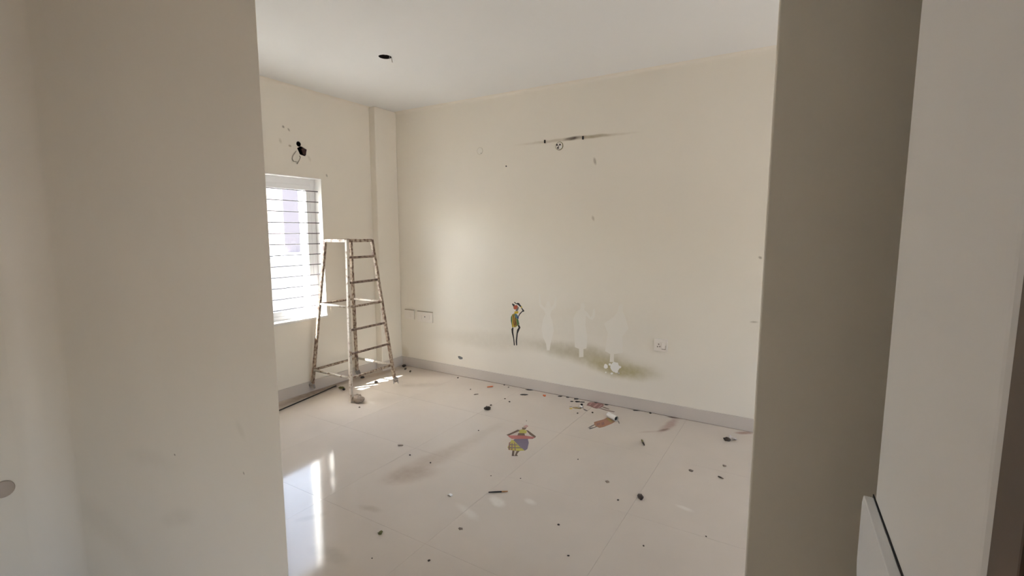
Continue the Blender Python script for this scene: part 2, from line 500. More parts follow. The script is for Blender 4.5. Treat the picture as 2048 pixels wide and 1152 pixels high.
# dark wooden door in the near right wall
d = MB().box(XR - 0.001, XR + 0.12, YD - 0.08, YD - 0.001, 0, 2.128).box(XR - 0.001, XR + 0.12, YD - 0.879, YD - 0.80, 0, 2.128).box(XR - 0.001, XR + 0.12, YD - 0.80, YD - 0.08, 2.06, 2.128)
door = struct(d.build('door_1', wood_dark, bevel=0.003), 'dark brown wooden door in the right wall')
leaf = MB().box(XR + 0.03, XR + 0.07, YD - 0.797, YD - 0.083, 0.01, 2.057).build('door_leaf', wood_dark, door)
for z0, z1 in ((0.15, 0.95), (1.08, 1.92)):
    MB().box(XR + 0.022, XR + 0.031, YD - 0.70, YD - 0.18, z0, z1).build('panel', wood_dark, leaf, bevel=0.004)

# ------------------------------------------------------------ window
FX0, FX1 = XW - 0.165, XW - 0.105       # frame depth in the reveal
fr = MB()
fw_ = 0.055
fr.box(FX0, FX1, WY0, WY0 + fw_, WZ0, WZ1).box(FX0, FX1, WY1 - fw_, WY1, WZ0, WZ1)
fr.box(FX0, FX1, WY0 + fw_, WY1 - fw_, WZ1 - 0.07, WZ1).box(FX0, FX1, WY0 + fw_, WY1 - fw_, WZ0, WZ0 + 0.06)
win = struct(fr.build('window_1', upvc, bevel=0.004), 'white framed window with horizontal grille bars')
ym = 2.615
for k, (a, c, dx) in enumerate(((WY0 + fw_, ym + 0.075, 0.004), (ym - 0.075, WY1 - fw_, 0.032))):
    sx0 = FX0 + dx; sx1 = sx0 + 0.024; s_ = 0.045
    sash = MB().box(sx0, sx1, a, a + s_, WZ0 + 0.06, WZ1 - 0.07).box(sx0, sx1, c - s_, c, WZ0 + 0.06, WZ1 - 0.07)
    sash.box(sx0, sx1, a + s_, c - s_, WZ0 + 0.06, WZ0 + 0.06 + s_).box(sx0, sx1, a + s_, c - s_, WZ1 - 0.07 - s_, WZ1 - 0.07)
    sa = sash.build('sash', upvc, win)
    MB().box(sx0 + 0.010, sx0 + 0.014, a + s_, c - s_, WZ0 + 0.06 + s_, WZ1 - 0.07 - s_).build('pane', glass, sa)
MB().box(XW - T - 0.03, XW + 0.012, WY0 + 0.001, WY1 - 0.001, WZ0 + 0.0005, WZ0 + 0.022).build('window_sill', marble, win, bevel=0.003)
rv = MB()
rv.box(FX1, XW + 0.002, WY1 - 0.006, WY1 - 0.0005, WZ0 + 0.022, WZ1 - 0.0005).box(FX1, XW + 0.002, WY0 + 0.0005, WY0 + 0.006, WZ0 + 0.022, WZ1 - 0.0005)
rv.box(FX1, XW + 0.002, WY0 + 0.006, WY1 - 0.006, WZ1 - 0.006, WZ1 - 0.0005)
rv.build('reveal_lining', marble, win)
for k in range(13):
    z = 1.984 - 0.1032 * k
    if z < WZ0 + 0.03: break
    MB().tube([(XW - 0.055, WY0 - 0.02, z), (XW - 0.055, WY1 + 0.02, z)], 0.0045, 8).build('grille_bar', steel_dark, win)

# frame of the second window (out of view)
e3 = MB()
e3.box(XE + 0.05, XE + 0.11, E3[0], E3[0] + 0.05, E3[2], E3[3]).box(XE + 0.05, XE + 0.11, E3[1] - 0.05, E3[1], E3[2], E3[3])
e3.box(XE + 0.05, XE + 0.11, E3[0] + 0.05, E3[1] - 0.05, E3[3] - 0.05, E3[3]).box(XE + 0.05, XE + 0.11, E3[0] + 0.05, E3[1] - 0.05, E3[2], E3[2] + 0.05)
e3.box(XE + 0.05, XE + 0.11, 2.78, 2.82, E3[2] + 0.05, E3[3] - 0.05)
struct(e3.build('unseen_window_2', upvc))

# daylight portals in the openings
for nm, loc, sx, sy, rot in (
        ('window_portal', (XW - T - 0.02, (WY0 + WY1) / 2, (WZ0 + WZ1) / 2), WZ1 - WZ0, WY1 - WY0, (0, -math.pi / 2, 0)),
        ('unseen_end_window_portal', (XE + T + 0.02, (E3[0] + E3[1]) / 2, (E3[2] + E3[3]) / 2), E3[3] - E3[2], E3[1] - E3[0], (0, math.pi / 2, 0)),
        ('added_window_portal', (XR + 0.14, (N2[0] + N2[1]) / 2, (N2[2] + N2[3]) / 2), N2[3] - N2[2], N2[1] - N2[0], (0, math.pi / 2, 0))):
    ld = bpy.data.lights.new(nm, 'AREA'); ld.shape = 'RECTANGLE'
    ld.size = sx; ld.size_y = sy
    ld.cycles.is_portal = True
    lo = bpy.data.objects.new(nm, ld)
    lo.location = loc; lo.rotation_euler = rot
    COL.objects.link(lo)

# ------------------------------------------------------------ outside
struct(MB().box(-220, XW - T, -200, 240, -0.3, -0.12).box(XE + T, 220, -200, 240, -0.3, -0.12).box(XW - T, XE + T, -200, YS - T, -0.3, -0.12).build('terrace', out_ground), 'sunlit pale terrace outside the window')
tag(MB().box(XW - T - 0.235, XW - T, 1.75, WY1 + 0.25, 2.22, 2.30).build('window_sunshade', out_pale, bevel=0.01), 'concrete sunshade slab above the window outside', 'sunshade')
tag(MB().box(XW - T - 1.25, XW - T, -3.0, 1.43, H, H + 0.12).build('sun_blocking_slab', out_pale, bevel=0.01), 'added slab overhead outside, out of view, blocking part of the sun', 'sun blocker')  # added unseen slab, narrows the sun patch on the floor
tag(MB().box(-5.31, XW - T, 3.75, 3.87, -0.12, H).build('added_side_wall', out_pale, bevel=0.01), 'white side wall added just outside the window to catch the sun', 'side wall')  # added sunlit wall, gives the bright strip and its floor reflection
# neighbouring block, in shade on this side
NB = -8.6
def nb(x, y): return hit(x, y, 0, NB)
y0 = nb(566, 420).y; y1 = nb(597, 420).y
blk = thing('neighbour_building', (NB - 1, (y0 + y1) / 2, -0.12), 'mauve grey neighbouring block seen through the window', 'building')
MB().box(NB - 2.5, NB, y0, y1, nb(580, 505).z, nb(580, 300).z).build('facade', out_wall, blk)
MB().box(NB - 2.5, NB, y0 - 3, y1 + 0.4, -0.12, nb(580, 508).z - 0.12).build('lower_wall', mat('neighbour_lower_render', (0.36, 0.35, 0.345), 0.9, var=0.08), blk)
MB().box(NB, NB + 0.06, y0 - 0.1, y1 + 0.1, nb(580, 508).z - 0.12, nb(580, 505).z).build('ledge', out_pale, blk)

# ------------------------------------------------------------ trestle ladder
LC = Vector((-3.832, 3.237, 0)); HF = 0.287; TOPS = 0.53; LH = 1.515
lad = thing('trestle_ladder', LC, 'rusty paint-splashed square trestle ladder on casters under the window', 'ladder')
CRN = {'F': (1, -1), 'R': (1, 1), 'L': (-1, -1), 'B': (-1, 1)}
def lp(c, z):
    s_ = 1 + (TOPS - 1) * z / LH
    return LC + Vector((CRN[c][0] * HF * s_, CRN[c][1] * HF * s_, z))
FOOT = {'F': 0.004, 'R': 0.085, 'L': 0.085, 'B': 0.085}
for c in 'FRLB':
    m = paint_steel_pale if c == 'F' else paint_steel_rust
    n_ = 7
    pts = []
    for i in range(n_ + 1):
        z = FOOT[c] + (LH - 0.005 - FOOT[c]) * i / n_
        pts.append(lp(c, z))
    MB().tube(pts, 0.0125, square=True).build('leg', m, lad)
def bar(name, a, za, b_, zb, r, m, sq=False, drop=0.0):
    p, q = lp(a, za), lp(b_, zb)
    d_ = (q - p).normalized() * 0.012
    return MB().tube([p + d_, q - d_], r, 8, square=sq).build(name, m, lad)
for a, b_ in (('L', 'F'), ('F', 'R'), ('R', 'B'), ('B', 'L')):
    bar('top_rail', a, LH - 0.012, b_, LH - 0.012, 0.014, paint_steel_pale if a == 'L' else paint_steel_rust, True)
    bar('middle_rail', a, 0.885, b_, 0.885, 0.0115, paint_steel_pale if a in 'LR' else paint_steel_rust)
    bar('bottom_rail', a, 0.225, b_, 0.225, 0.0125, paint_steel_pale if a in 'LR' else paint_steel_rust)
for z in (1.345, 1.110, 0.668, 0.448):
    bar('rung', 'F', z, 'R', z, 0.0115, paint_steel_brown)
def caster(c, ang, lift=0.0):
    p = lp(c, 0.0); p.z = 0
    dx_ = Vector((math.cos(ang), math.sin(ang), 0))
    sd_ = Vector((-dx_.y, dx_.x, 0))
    wc = p + dx_ * 0.022 + Vector((0, 0, 0.032))
    k = MB()
    k.lathe([(0.002, 0.075), (0.016, 0.077), (0.018, 0.090), (0.014, 0.098)], p, (0, 0, 1), 12, cap=True)
    for s_ in (-1, 1):
        q = p + sd_ * 0.021 * s_
        k.slab([q + Vector((0, 0, 0.080)) - dx_ * 0.014, q + Vector((0, 0, 0.080)) + dx_ * 0.018,
                wc + sd_ * 0.021 * s_ + dx_ * 0.012, wc + sd_ * 0.021 * s_ - dx_ * 0.014], sd_, -0.0015, 0.0015)
    fk = k.build('caster', caster_metal, lad)
    MB().lathe([(0.006, -0.017), (0.027, -0.018), (0.0315, -0.012), (0.0315, 0.012), (0.027, 0.018), (0.006, 0.017)], wc, sd_, 18, cap=True).build('wheel', rubber, fk)
caster('R', -0.6); caster('L', 2.0); caster('B', 0.4)
def lump(c, rx, ry, rz, seed, n=9, m=7, amp=0.3):
    rnd = random.Random(seed)
    vs, fs = [], []
    for i in range(m + 1):
        th = math.pi * i / m
        for j in range(n):
            ph = 2 * math.pi * j / n
            k = 1 + amp * (rnd.random() - 0.5) * (0 if i in (0, m) else 1)
            vs.append((c[0] + rx * k * math.sin(th) * math.cos(ph), c[1] + ry * k * math.sin(th) * math.sin(ph), max(0.0006, c[2] + rz * k * math.cos(th))))
    for i in range(m):
        for j in range(n):
            fs.append((i * n + j, i * n + (j + 1) % n, (i + 1) * n + (j + 1) % n, (i + 1) * n + j))
    return MB().add(vs, fs, True)
pf = lp('F', 0.0)
# the near foot has its wheel folded to the side, bundled in a dusty rag
lump((pf.x + 0.050, pf.y + 0.034, 0.034), 0.052, 0.038, 0.036, 3, 13, 9, 0.95).build('rag_wrap', rag, lad)
k = MB().lathe([(0.005, -0.010), (0.020, -0.012), (0.023, 0), (0.020, 0.012), (0.005, 0.010)], (pf.x + 0.075, pf.y + 0.055, 0.0245), (0.5, 0.8, 0.1), 14, cap=True)
k.build('wheel', rubber, lad)
pr = lp('R', 0.0)
lump((pr.x + 0.005, pr.y - 0.002, 0.066), 0.024, 0.024, 0.022, 5, 9, 7, 0.6).build('rag_wrap', rag, lad)

# thin dark strip lying by the skirting
a_, c_ = fl(555, 823.5), fl(672, 772.5)
tag(MB().tube([a_ + Vector((0, 0, 0.006)), a_.lerp(c_, 0.5) + Vector((0.004, 0, 0.006)), c_ + Vector((0, 0, 0.006))], 0.0055, 8).build('metal_strip', flake_m),
    'thin dark rod lying on the floor along the window wall', 'rod')

# ------------------------------------------------------------ electrical bits
# ceiling point
hb = thing('ceiling_hook_box', hk, 'black open hook box with loose wire in the white ceiling', 'ceiling box')
r_ = 0.052
cut(ceiling, [MB().lathe([(r_, -0.05), (r_, 0.09)], hk, (0, 0, 1), 12, cap=True)])
MB().lathe([(0.049, 0.002), (0.049, 0.085), (0.002, 0.086)], hk, (0, 0, 1), 16).build('cup', hole_dark, hb)
MB().tube([hk + Vector((-0.048, 0, 0.05)), hk + Vector((0, 0, 0.015)), hk + Vector((0.048, 0, 0.05))], 0.006, 8).build('hook_rod', hole_dark, hb)
wv = Vector((math.cos(YAW), math.sin(YAW), 0))
MB().tube([hk + wv * 0.046 + Vector((0, 0, 0.02)), hk + wv * 0.058 + Vector((0, -0.01, -0.012)), hk + wv * 0.070 + Vector((0, -0.02, -0.045))], 0.0028, 6).build('wire', wire_grey, hb)
MB().tube([hk + wv * 0.036 + Vector((0, 0, 0.02)), hk + wv * 0.040 + Vector((0, -0.01, -0.03))], 0.0018, 6).build('wire', plate, hb)

# wiring hole over the window: conduit mouth, broken box, hanging cable
wh = thing('wall_wiring_box', ww(604, 303), 'dark open wiring cavity with a looped cable above the window', 'wiring box')
q0 = ww(597.5, 288)
MB().lathe([(0.024, -0.004), (0.024, -0.085), (0.001, -0.086)], q0, (1, 0, 0), 14).build('conduit_mouth', hole_dark, wh)
pts = [ww(*q) for q in ((594.6, 296.4), (602, 293), (612.6, 299.5), (610.4, 312), (600.2, 308.2))]
k = MB()
n_ = len(pts)
inn = [p + Vector((-0.004, 0, 0)) for p in pts]; dep = [p + Vector((-0.085, 0, 0)) for p in pts]
k.add(inn + dep, [(i, (i + 1) % n_, n_ + (i + 1) % n_, n_ + i) for i in range(n_)] + [tuple(range(n_, 2 * n_))])
k.build('metal_box', hole_dark, wh)
MB().slab([ww(*q) for q in ((603, 299), (606, 296.5), (612.5, 299.5), (611, 311), (605, 308))], (1, 0, 0), -0.012, 0.006).build('broken_lid', rust, wh)
lp_ = [(595, 300), (589, 305), (584, 312), (583, 318), (586, 323), (592, 324)]
MB().tube([ww(*q) + Vector((0.012 if 0 < i else -0.01, 0, 0)) for i, q in enumerate(lp_)], 0.0035, 6).build('cable', wire_grey, wh)
lp_ = [(599, 309), (599.5, 315), (597, 321), (593, 328)]
MB().tube([ww(*q) + Vector((0.010 if 0 < i else -0.01, 0, 0)) for i, q in enumerate(lp_)], 0.0035, 6).build('cable', wire_grey, wh)

NB_ = (0, -1, 0)      # out of the far wall
def disc(px, py, r, t, m, name, parent=None, n=24):
    c = wb(px, py)
    return MB().lathe([(r, 0.0), (r, t * 0.7), (r * 0.93, t), (0.0005, t)], c, NB_, n).build(name, m, parent)
# round light point with three openings
c = wb(1119, 292)
rl = thing('round_junction_box', c, 'small round junction box with dark openings below the lamp smear', 'junction box')
disc(1119, 292, 0.036, 0.006, plate, 'cover', rl)
MB().lathe([(0.038, 0.0), (0.038, 0.003), (0.0345, 0.0075), (0.0335, 0.0045)], c, NB_, 24).build('rim', olive_bit, rl)
for px, py, r in ((1114.5, 290, 0.0085), (1120.5, 289.5, 0.0085), (1116.5, 296, 0.0085), (1117.5, 292.5, 0.005)):
    MB().lathe([(r, 0.005), (r, 0.0068), (0.0004, 0.0068)], wb(px, py), NB_, 10).build('opening', black, rl)
MB().lathe([(0.012, 0.006), (0.012, 0.009), (0.0004, 0.0095)], wb(1122, 294), NB_, 12).build('clip', bare_plaster, rl)
# painted-over round cover
c = wb(960, 302)
rc = thing('round_cover_plate', c, 'painted-over round cover plate on the far wall', 'cover plate')
MB().lathe([(0.034, 0.0), (0.034, 0.002), (0.031, 0.003), (0.0005, 0.003)], c, NB_, 24).build('cover', clean_paint, rc)
MB().lathe([(0.0365, 0.0), (0.0365, 0.0022), (0.033, 0.0036), (0.032, 0.0028)], c, NB_, 24).build('rim', mat('dusty_rim', (0.62, 0.57, 0.48), 0.7), rc)
MB().lathe([(0.004, 0.0025), (0.004, 0.004), (0.0004, 0.004)], wb(962.5, 306.5), NB_, 8).build('screw', grey_plaster, rc)
# plugs that held the tube lamp
for px, py, lb in ((1090, 283.3, 'black lamp plug at the paler end of the wall smear'), (1166.3, 275.8, 'black lamp plug beside the dark smudge of the wall smear')):
    c = wb(px, py)
    k = MB().box(c.x - 0.0065, c.x + 0.0065, YB - 0.012, YB, c.z - 0.015, c.z + 0.015)
    tag(k.build('wall_plug', black, bevel=0.002), lb, 'wall plug', 'lamp mounting plugs')
c = wb(1012.8, 332.5)
tag(MB().lathe([(0.006, 0), (0.007, 0.006), (0.0005, 0.008)], c, NB_, 10).build('nail', black), 'single dark nail in the far wall below the round plates', 'nail')

# switch plates
def plate_box(name, px0, py0, px1, py1, label, cat, t=0.016):
    p0, p1 = wb(px0, py1), wb(px1, py0)
    cx, cz = (p0.x + p1.x) / 2, (p0.z + p1.z) / 2
    th = thing(name, (cx, YB, cz), label, cat)
    MB().box(p0.x, p1.x, YB - t, YB, p0.z, p1.z).build('plate', plate, th, bevel=0.003)
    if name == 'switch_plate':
        MB().box(p0.x + 0.002, p1.x - 0.002, YB - t + 0.002, YB, p1.z, p1.z + 0.006).build('top_shadow_strip', mat('top_shadow_tone', (0.40, 0.35, 0.27), 0.9), th)  # dark strip stands for the shadow line above the plate
    return th, p0, p1
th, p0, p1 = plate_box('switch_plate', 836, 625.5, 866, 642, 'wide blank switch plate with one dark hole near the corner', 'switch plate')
c = wb(851.5, 633.2)
MB().lathe([(0.006, 0.015), (0.006, 0.0187), (0.0004, 0.0187)], (c.x, YB, c.z), NB_, 10).build('hole', black, th)
for px in (843, 859):
    c = wb(px, 634)
    MB().box(c.x - 0.022, c.x + 0.018, YB - 0.0180, YB - 0.015, c.z - 0.024, c.z + 0.022).build('module', plate, th, bevel=0.0015)
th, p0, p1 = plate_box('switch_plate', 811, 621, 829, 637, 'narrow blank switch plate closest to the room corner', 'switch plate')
c = wb(821, 629)
MB().box(c.x - 0.02, c.x + 0.02, YB - 0.0180, YB - 0.015, c.z - 0.024, c.z + 0.024).build('module', plate, th, bevel=0.0015)

th, p0, p1 = plate_box('wall_socket', 1309, 678.5, 1336, 700, 'cream socket plate with three pin holes right of the damp stain', 'socket', 0.022)
zc = (p0.z + p1.z) / 2
c = wb(1318, 690)
MB().box(c.x - 0.030, c.x + 0.022, YB - 0.0245, YB - 0.0215, zc - 0.030, zc + 0.026).build('socket_module', plate, th, bevel=0.0015)
for px, py in ((1318.8, 687.3), (1316.6, 692), (1321, 692)):
    q = wb(px, py)
    MB().lathe([(0.0062, 0.023), (0.0062, 0.0252), (0.0004, 0.0252)], (q.x, YB, q.z), NB_, 10).build('pin_hole', plate_dark, th)
c = wb(1328.5, 691)
k = MB().box(c.x - 0.016, c.x + 0.014, YB - 0.029, YB - 0.0215, zc - 0.030, zc + 0.024)
k.build('rocker', plate, th, bevel=0.003)
MB().box(c.x - 0.015, c.x + 0.014, YB - 0.0255, YB - 0.0215, zc - 0.036, zc - 0.0315).build('rocker_gap', plate_dark, th)
MB().box(c.x + 0.0145, c.x + 0.0175, YB - 0.0250, YB - 0.0215, zc - 0.036, zc + 0.000).build('rocker_gap', plate_dark, th)

# round plate on the side wall of the near space, at the picture's left rim
def wl_(x, y): return hit(x, y, 0, XL)
c = wl_(6, 978)
tag(MB().lathe([(0.030, 0.0), (0.030, 0.006), (0.027, 0.010), (0.0005, 0.010)], c, (1, 0, 0), 24).build('round_wall_disc', mat('tan_plastic', (0.50, 0.43, 0.37), 0.5)),
    'small round tan disc on the side wall of the near space', 'wall disc')

# shallow white panel on the near right wall
def wr_(x, y): return hit(x, y, 0, XR)
pa, pb = wr_(1748, 990), wr_(1807, 1152)
pt = thing('white_wall_panel', (XR, 1.2, 0.6), 'shallow white rounded panel fixed low on the pale right wall', 'panel')
dirv = (pb - pa)
far, near = pa + Vector((0, 0.0, 0)), pa + dirv * 1.5
zb = 0.665
def arc(c, r, a0, a1, n=6):
    return [(c[0] + r * math.cos(a0 + (a1 - a0) * i / n), c[1] + r * math.sin(a0 + (a1 - a0) * i / n)) for i in range(n + 1)]
out_ = [(near.y, zb), (near.y, near.z)] + [(far.y - 0.02, far.z + dirv.z / dirv.y * (-0.02))] + [(far.y, far.z - 0.025)] + arc((far.y - 0.07, zb + 0.07), 0.07, 0, -math.pi / 2)
k = MB().slab([Vector((XR, yy, zz)) for yy, zz in out_], (-1, 0, 0), 0.0025, 0.024)
k.build('cover', board_white, pt, bevel=0.007, seg=3)
k = MB().slab([Vector((XR, yy, zz)) for yy, zz in [(near.y, zb + 0.02), (near.y, near.z + 0.002), (far.y, far.z + 0.002), (far.y - 0.03, zb + 0.06)]], (-1, 0, 0), 0.0, 0.0025)
k.build('back_gap', black, pt)

# ------------------------------------------------------------ faded outlines and chips on the far wall
def wall_poly(pts, ox, oy, sc):
    return [wb(ox + x / sc, oy + y / sc) for x, y in pts]
GH = [
 [(436,85),(455,85),(460,190),(500,230),(515,190),(525,165),(545,165),(552,190),(560,225),(590,190),(603,120),(620,125),(612,215),(568,260),(552,300),(575,360),(590,460),(570,540),(556,590),(547,655),(520,655),(512,590),(480,520),(466,440),(480,350),(505,290),(495,258),(445,210)],
 [(870,180),(895,180),(902,215),(892,250),(930,280),(960,326),(974,300),(984,240),(1000,235),(1002,312),(978,348),(945,340),(912,305),(905,400),(925,520),(917,635),(886,642),(886,720),(842,724),(842,640),(800,622),(795,450),(783,340),(815,265),(855,245),(860,195)],
 [(1255,190),(1285,195),(1278,255),(1310,340),(1338,440),(1300,482),(1275,520),(1280,680),(1192,692),(1192,772),(1148,772),(1155,692),(1103,662),(1130,480),(1093,385),(1190,320),(1230,260),(1240,205)]]
for g in GH:
    MB().slab(wall_poly(g, 990, 570, 5.009), NB_, 0.0, 0.0006).build('faded_outline', clean_paint, wall_back)
def blob(cx, cy, rx, ry, seed, n=14, j=0.25):
    rnd = random.Random(seed)
    return [(cx + rx * (1 - j * rnd.random()) * math.cos(2 * math.pi * i / n), cy + ry * (1 - j * rnd.random()) * math.sin(2 * math.pi * i / n)) for i in range(n)]
for i, (cx, cy, rx, ry) in enumerate(((1110, 815, 24, 26), (1200, 822, 54, 56), (1170, 886, 14, 12), (1240, 884, 10, 9), (1215, 868, 22, 16), (1110, 875, 8, 8), (1250, 822, 16, 14), (1150, 795, 14, 14))):
    MB().slab(wall_poly(blob(cx, cy, rx, ry, i + 2), 990, 570, 5.009), NB_, 0.0, 0.0010).build('peeled_spot', bare_plaster, wall_back)
MB().slab(wall_poly([(180,62),(195,60),(228,76),(225,92),(200,94),(185,80)], 880, 700, 5.009), NB_, 0.0, 0.0015).build('paint_chip', grey_plaster, wall_back)
MB().slab(wall_poly([(190,88),(205,88),(228,92),(222,98),(200,98)], 880, 700, 5.009), NB_, 0.0, 0.0010).build('paint_chip', bare_plaster, wall_back)

# ------------------------------------------------------------ figure stickers
def ink(name, col): return mat('ink_' + name, col, 0.45, var=0.08, scale=80)
I = {'black': ink('black', (0.012, 0.010, 0.010)), 'red': ink('red', (0.42, 0.085, 0.035)), 'yellow': ink('yellow', (0.62, 0.43, 0.03)),
     'olive': ink('olive', (0.30, 0.24, 0.03)), 'green': ink('green', (0.07, 0.15, 0.06)), 'maroon': ink('maroon', (0.12, 0.025, 0.018)),
     'teal': ink('teal', (0.08, 0.16, 0.21)), 'navy': ink('navy', (0.02, 0.035, 0.16)), 'slate': ink('slate', (0.16, 0.14, 0.13)),
     'brown': ink('brown', (0.14, 0.085, 0.06)), 'rose': ink('rose', (0.42, 0.13, 0.12)), 'violet': ink('violet', (0.17, 0.14, 0.21)),
     'lime': ink('lime', (0.44, 0.40, 0.07)), 'rust': ink('rust', (0.36, 0.17, 0.10)), 'dusk': ink('dusk', (0.27, 0.13, 0.11)),
     'pink': ink('pink', (0.40, 0.22, 0.20)), 'tan': ink('tan', (0.34, 0.24, 0.10))}
ws = thing('figure_sticker', wb(1032, 690), 'colourful sticker of a striped-dress dancer still stuck to the far wall', 'sticker')
parts = [
 ('face', 'slate', 1, [(240,262),(262,236),(290,200),(306,222),(292,266),(272,300),(232,300)]),
 ('hair', 'black', 1, [(152,145),(163,130),(215,155),(208,195),(185,202)]),
 ('raised_arm', 'black', 2, [(195,108),(215,98),(250,130),(280,114),(312,125),(362,195),(345,215),(318,192),(285,160),(240,142)]),
 ('bent_arm', 'black', 1, [(350,222),(362,214),(427,292),(416,312),(382,316),(332,372),(302,424),(288,412),(324,345),(384,287)]),
 ('armband', 'yellow', 3, [(345,205),(363,190),(380,214),(354,232)]),
 ('headscarf', 'red', 3, [(185,205),(215,172),(258,165),(284,190),(270,240),(222,268),(190,245)]),
 ('collar', 'yellow', 3, [(208,306),(295,300),(290,352),(208,352)]),
 ('dress', 'olive', 1, [(130,430),(160,372),(208,345),(252,355),(270,420),(285,500),(312,592),(270,620),(245,645),(215,657),(190,645),(160,662),(146,590),(128,510)]),
 ('dress_edge', 'green', 2, [(131,430),(158,376),(164,480),(158,610),(147,590),(129,510)]),
 ('stripe', 'maroon', 2, [(180,402),(200,382),(197,480),(217,600),(200,640),(186,560)]),
 ('stripe', 'maroon', 2, [(215,440),(235,440),(230,500),(250,560),(246,635),(226,600),(210,500)]),
 ('stripe', 'yellow', 2, [(166,420),(178,400),(182,560),(196,640),(172,650),(164,560)]),
 ('stripe', 'yellow', 2, [(202,400),(212,400),(208,500),(222,600),(218,640),(206,590),(198,480)]),
 ('blouse', 'teal', 3, [(208,368),(250,358),(285,400),(302,440),(282,472),(250,462),(222,432)]),
 ('sash', 'navy', 4, [(265,430),(296,418),(306,456),(285,468)]),
 ('skirt_side', 'green', 2, [(250,470),(290,470),(316,590),(270,612),(256,540)]),
 ('leg', 'black', 1, [(142,695),(160,665),(186,655),(182,760),(207,940),(217,1050),(195,1052),(180,900),(148,770)]),
 ('leg', 'black', 1, [(275,612),(312,600),(340,660),(312,720),(282,790),(266,940),(267,1050),(245,1052),(235,960),(255,780),(265,710),(298,660)])]
for nm, colr, lay, pts in parts:
    MB().slab(wall_poly(pts, 1010, 595, 10.98), NB_, 0.0001 * lay, 0.0004 + 0.0002 * lay).build(nm, I[colr], ws)

UP = (0, 0, 1)
def fpoly(pts, ox, oy, sc):
    r = []
    for x, y in pts:
        p = fl(ox + x / sc, oy + y / sc)
        p.y = min(p.y, YB - 0.016)
        r.append(p)
    return r
def fparts(root, parts, ox, oy, sc):
    for nm, m, lay, pts in parts:
        MB().slab(fpoly(pts, ox, oy, sc), UP, 0.0002 * lay, 0.0005 + 0.0002 * lay).build(nm, m, root)
fs_ = thing('figure_sticker', fl(1035, 900), 'fallen sticker of a dancer with purple skirt and red sash on the floor', 'sticker')
fparts(fs_, [
 ('headscarf', I['pink'], 2, [(832,766),(868,750),(886,764),(862,782)]),
 ('face', I['brown'], 1, [(822,776),(868,778),(856,796),(824,802)]),
 ('top', I['lime'], 1, [(786,806),(830,795),(872,810),(862,836),(798,834)]),
 ('torso', I['brown'], 1, [(784,834),(846,834),(852,862),(774,862)]),
 ('arm', I['brown'], 1, [(780,798),(802,808),(702,852),(684,860),(666,850),(700,836)]),
 ('arm', I['brown'], 1, [(862,802),(882,806),(962,866),(950,882),(900,848)]),
 ('sash', I['rose'], 3, [(680,856),(850,858),(950,874),(930,891),(720,891),(690,872)]),
 ('skirt', I['violet'], 1, [(748,892),(880,889),(890,930),(876,990),(850,1010),(800,970),(733,903)]),
 ('plaid_skirt', I['lime'], 2, [(718,900),(738,906),(800,970),(848,1008),(770,1012),(690,1002),(676,976),(700,930)]),
 ('plaid_band', I['dusk'], 3, [(690,930),(706,920),(700,1003),(684,998)]),
 ('plaid_band', I['dusk'], 3, [(716,932),(728,934),(726,1006),(712,1005)]),
 ('plaid_band', I['dusk'], 3, [(742,925),(752,932),(760,1010),(748,1010)]),
 ('plaid_band', I['slate'], 4, [(696,944),(770,948),(780,956),(692,954)]),
 ('plaid_band', I['slate'], 4, [(682,974),(806,978),(818,986),(682,984)]),
 ('leg', I['brown'], 1, [(724,1008),(746,1008),(740,1050),(746,1062),(718,1062)]),
 ('leg', I['brown'], 1, [(768,1012),(798,1010),(770,1046),(782,1062),(748,1062)])], 880, 700, 5.009)

sa_ = thing('figure_sticker', fl(1198, 812), 'fallen dull red striped figure sticker against the far skirting', 'sticker')
fparts(sa_, [
 ('robe', I['dusk'], 1, [(620,300),(660,236),(720,212),(830,214),(960,232),(1108,262),(1120,300),(1080,345),(1000,382),(900,392),(830,372),(720,324)]),
 ('stripe', I['pink'], 2, [(690,262),(760,230),(790,232),(715,300)]),
 ('stripe', I['pink'], 2, [(800,330),(930,250),(970,256),(850,360)]),
 ('stripe', I['pink'], 2, [(930,372),(1050,280),(1085,290),(985,376)]),
 ('head', I['black'], 3, [(832,204),(870,192),(968,200),(950,226),(880,238)]),
 ('leg', I['brown'], 1, [(1062,345),(1130,345),(1282,405),(1262,417),(1100,365)]),
 ('leg', I['brown'], 1, [(978,386),(1050,386),(1200,430),(1442,482),(1402,497),(1180,446)])], 1130, 790, 14.4)

sb_ = thing('figure_sticker', fl(1205, 850), 'fallen brown patterned figure sticker with its white end rolled up', 'sticker')
fparts(sb_, [
 ('robe', I['rust'], 1, [(835,780),(1120,700),(1210,650),(1290,690),(1440,770),(1340,830),(1130,917),(990,947),(890,902),(840,860)]),
 ('patch', I['tan'], 2, [(1180,690),(1215,665),(1400,765),(1330,810)]),
 ('patch', I['lime'], 3, [(1210,676),(1232,672),(1340,745),(1300,740)]),
 ('patch', I['dusk'], 2, [(900,830),(1000,790),(1020,840),(930,880)]),
 ('patch', I['dusk'], 2, [(1040,800),(1120,770),(1140,850),(1060,880)]),
 ('leg', I['slate'], 1, [(655,950),(720,905),(832,850),(850,872),(768,912),(735,940)]),
 ('leg', I['slate'], 1, [(690,965),(850,920),(900,900),(920,915),(780,968),(720,988)])], 1130, 790, 14.4)
e0, e1 = fl(1130 + 1240 / 14.4, 790 + 640 / 14.4), fl(1130 + 1480 / 14.4, 790 + 765 / 14.4)
rr_ = 0.023
ax_ = (e1 - e0); ln_ = ax_.length; ax_.normalize()
sid = Vector((-ax_.y, ax_.x, 0))
k = MB(); vs, fs = [], []
N_ = 22
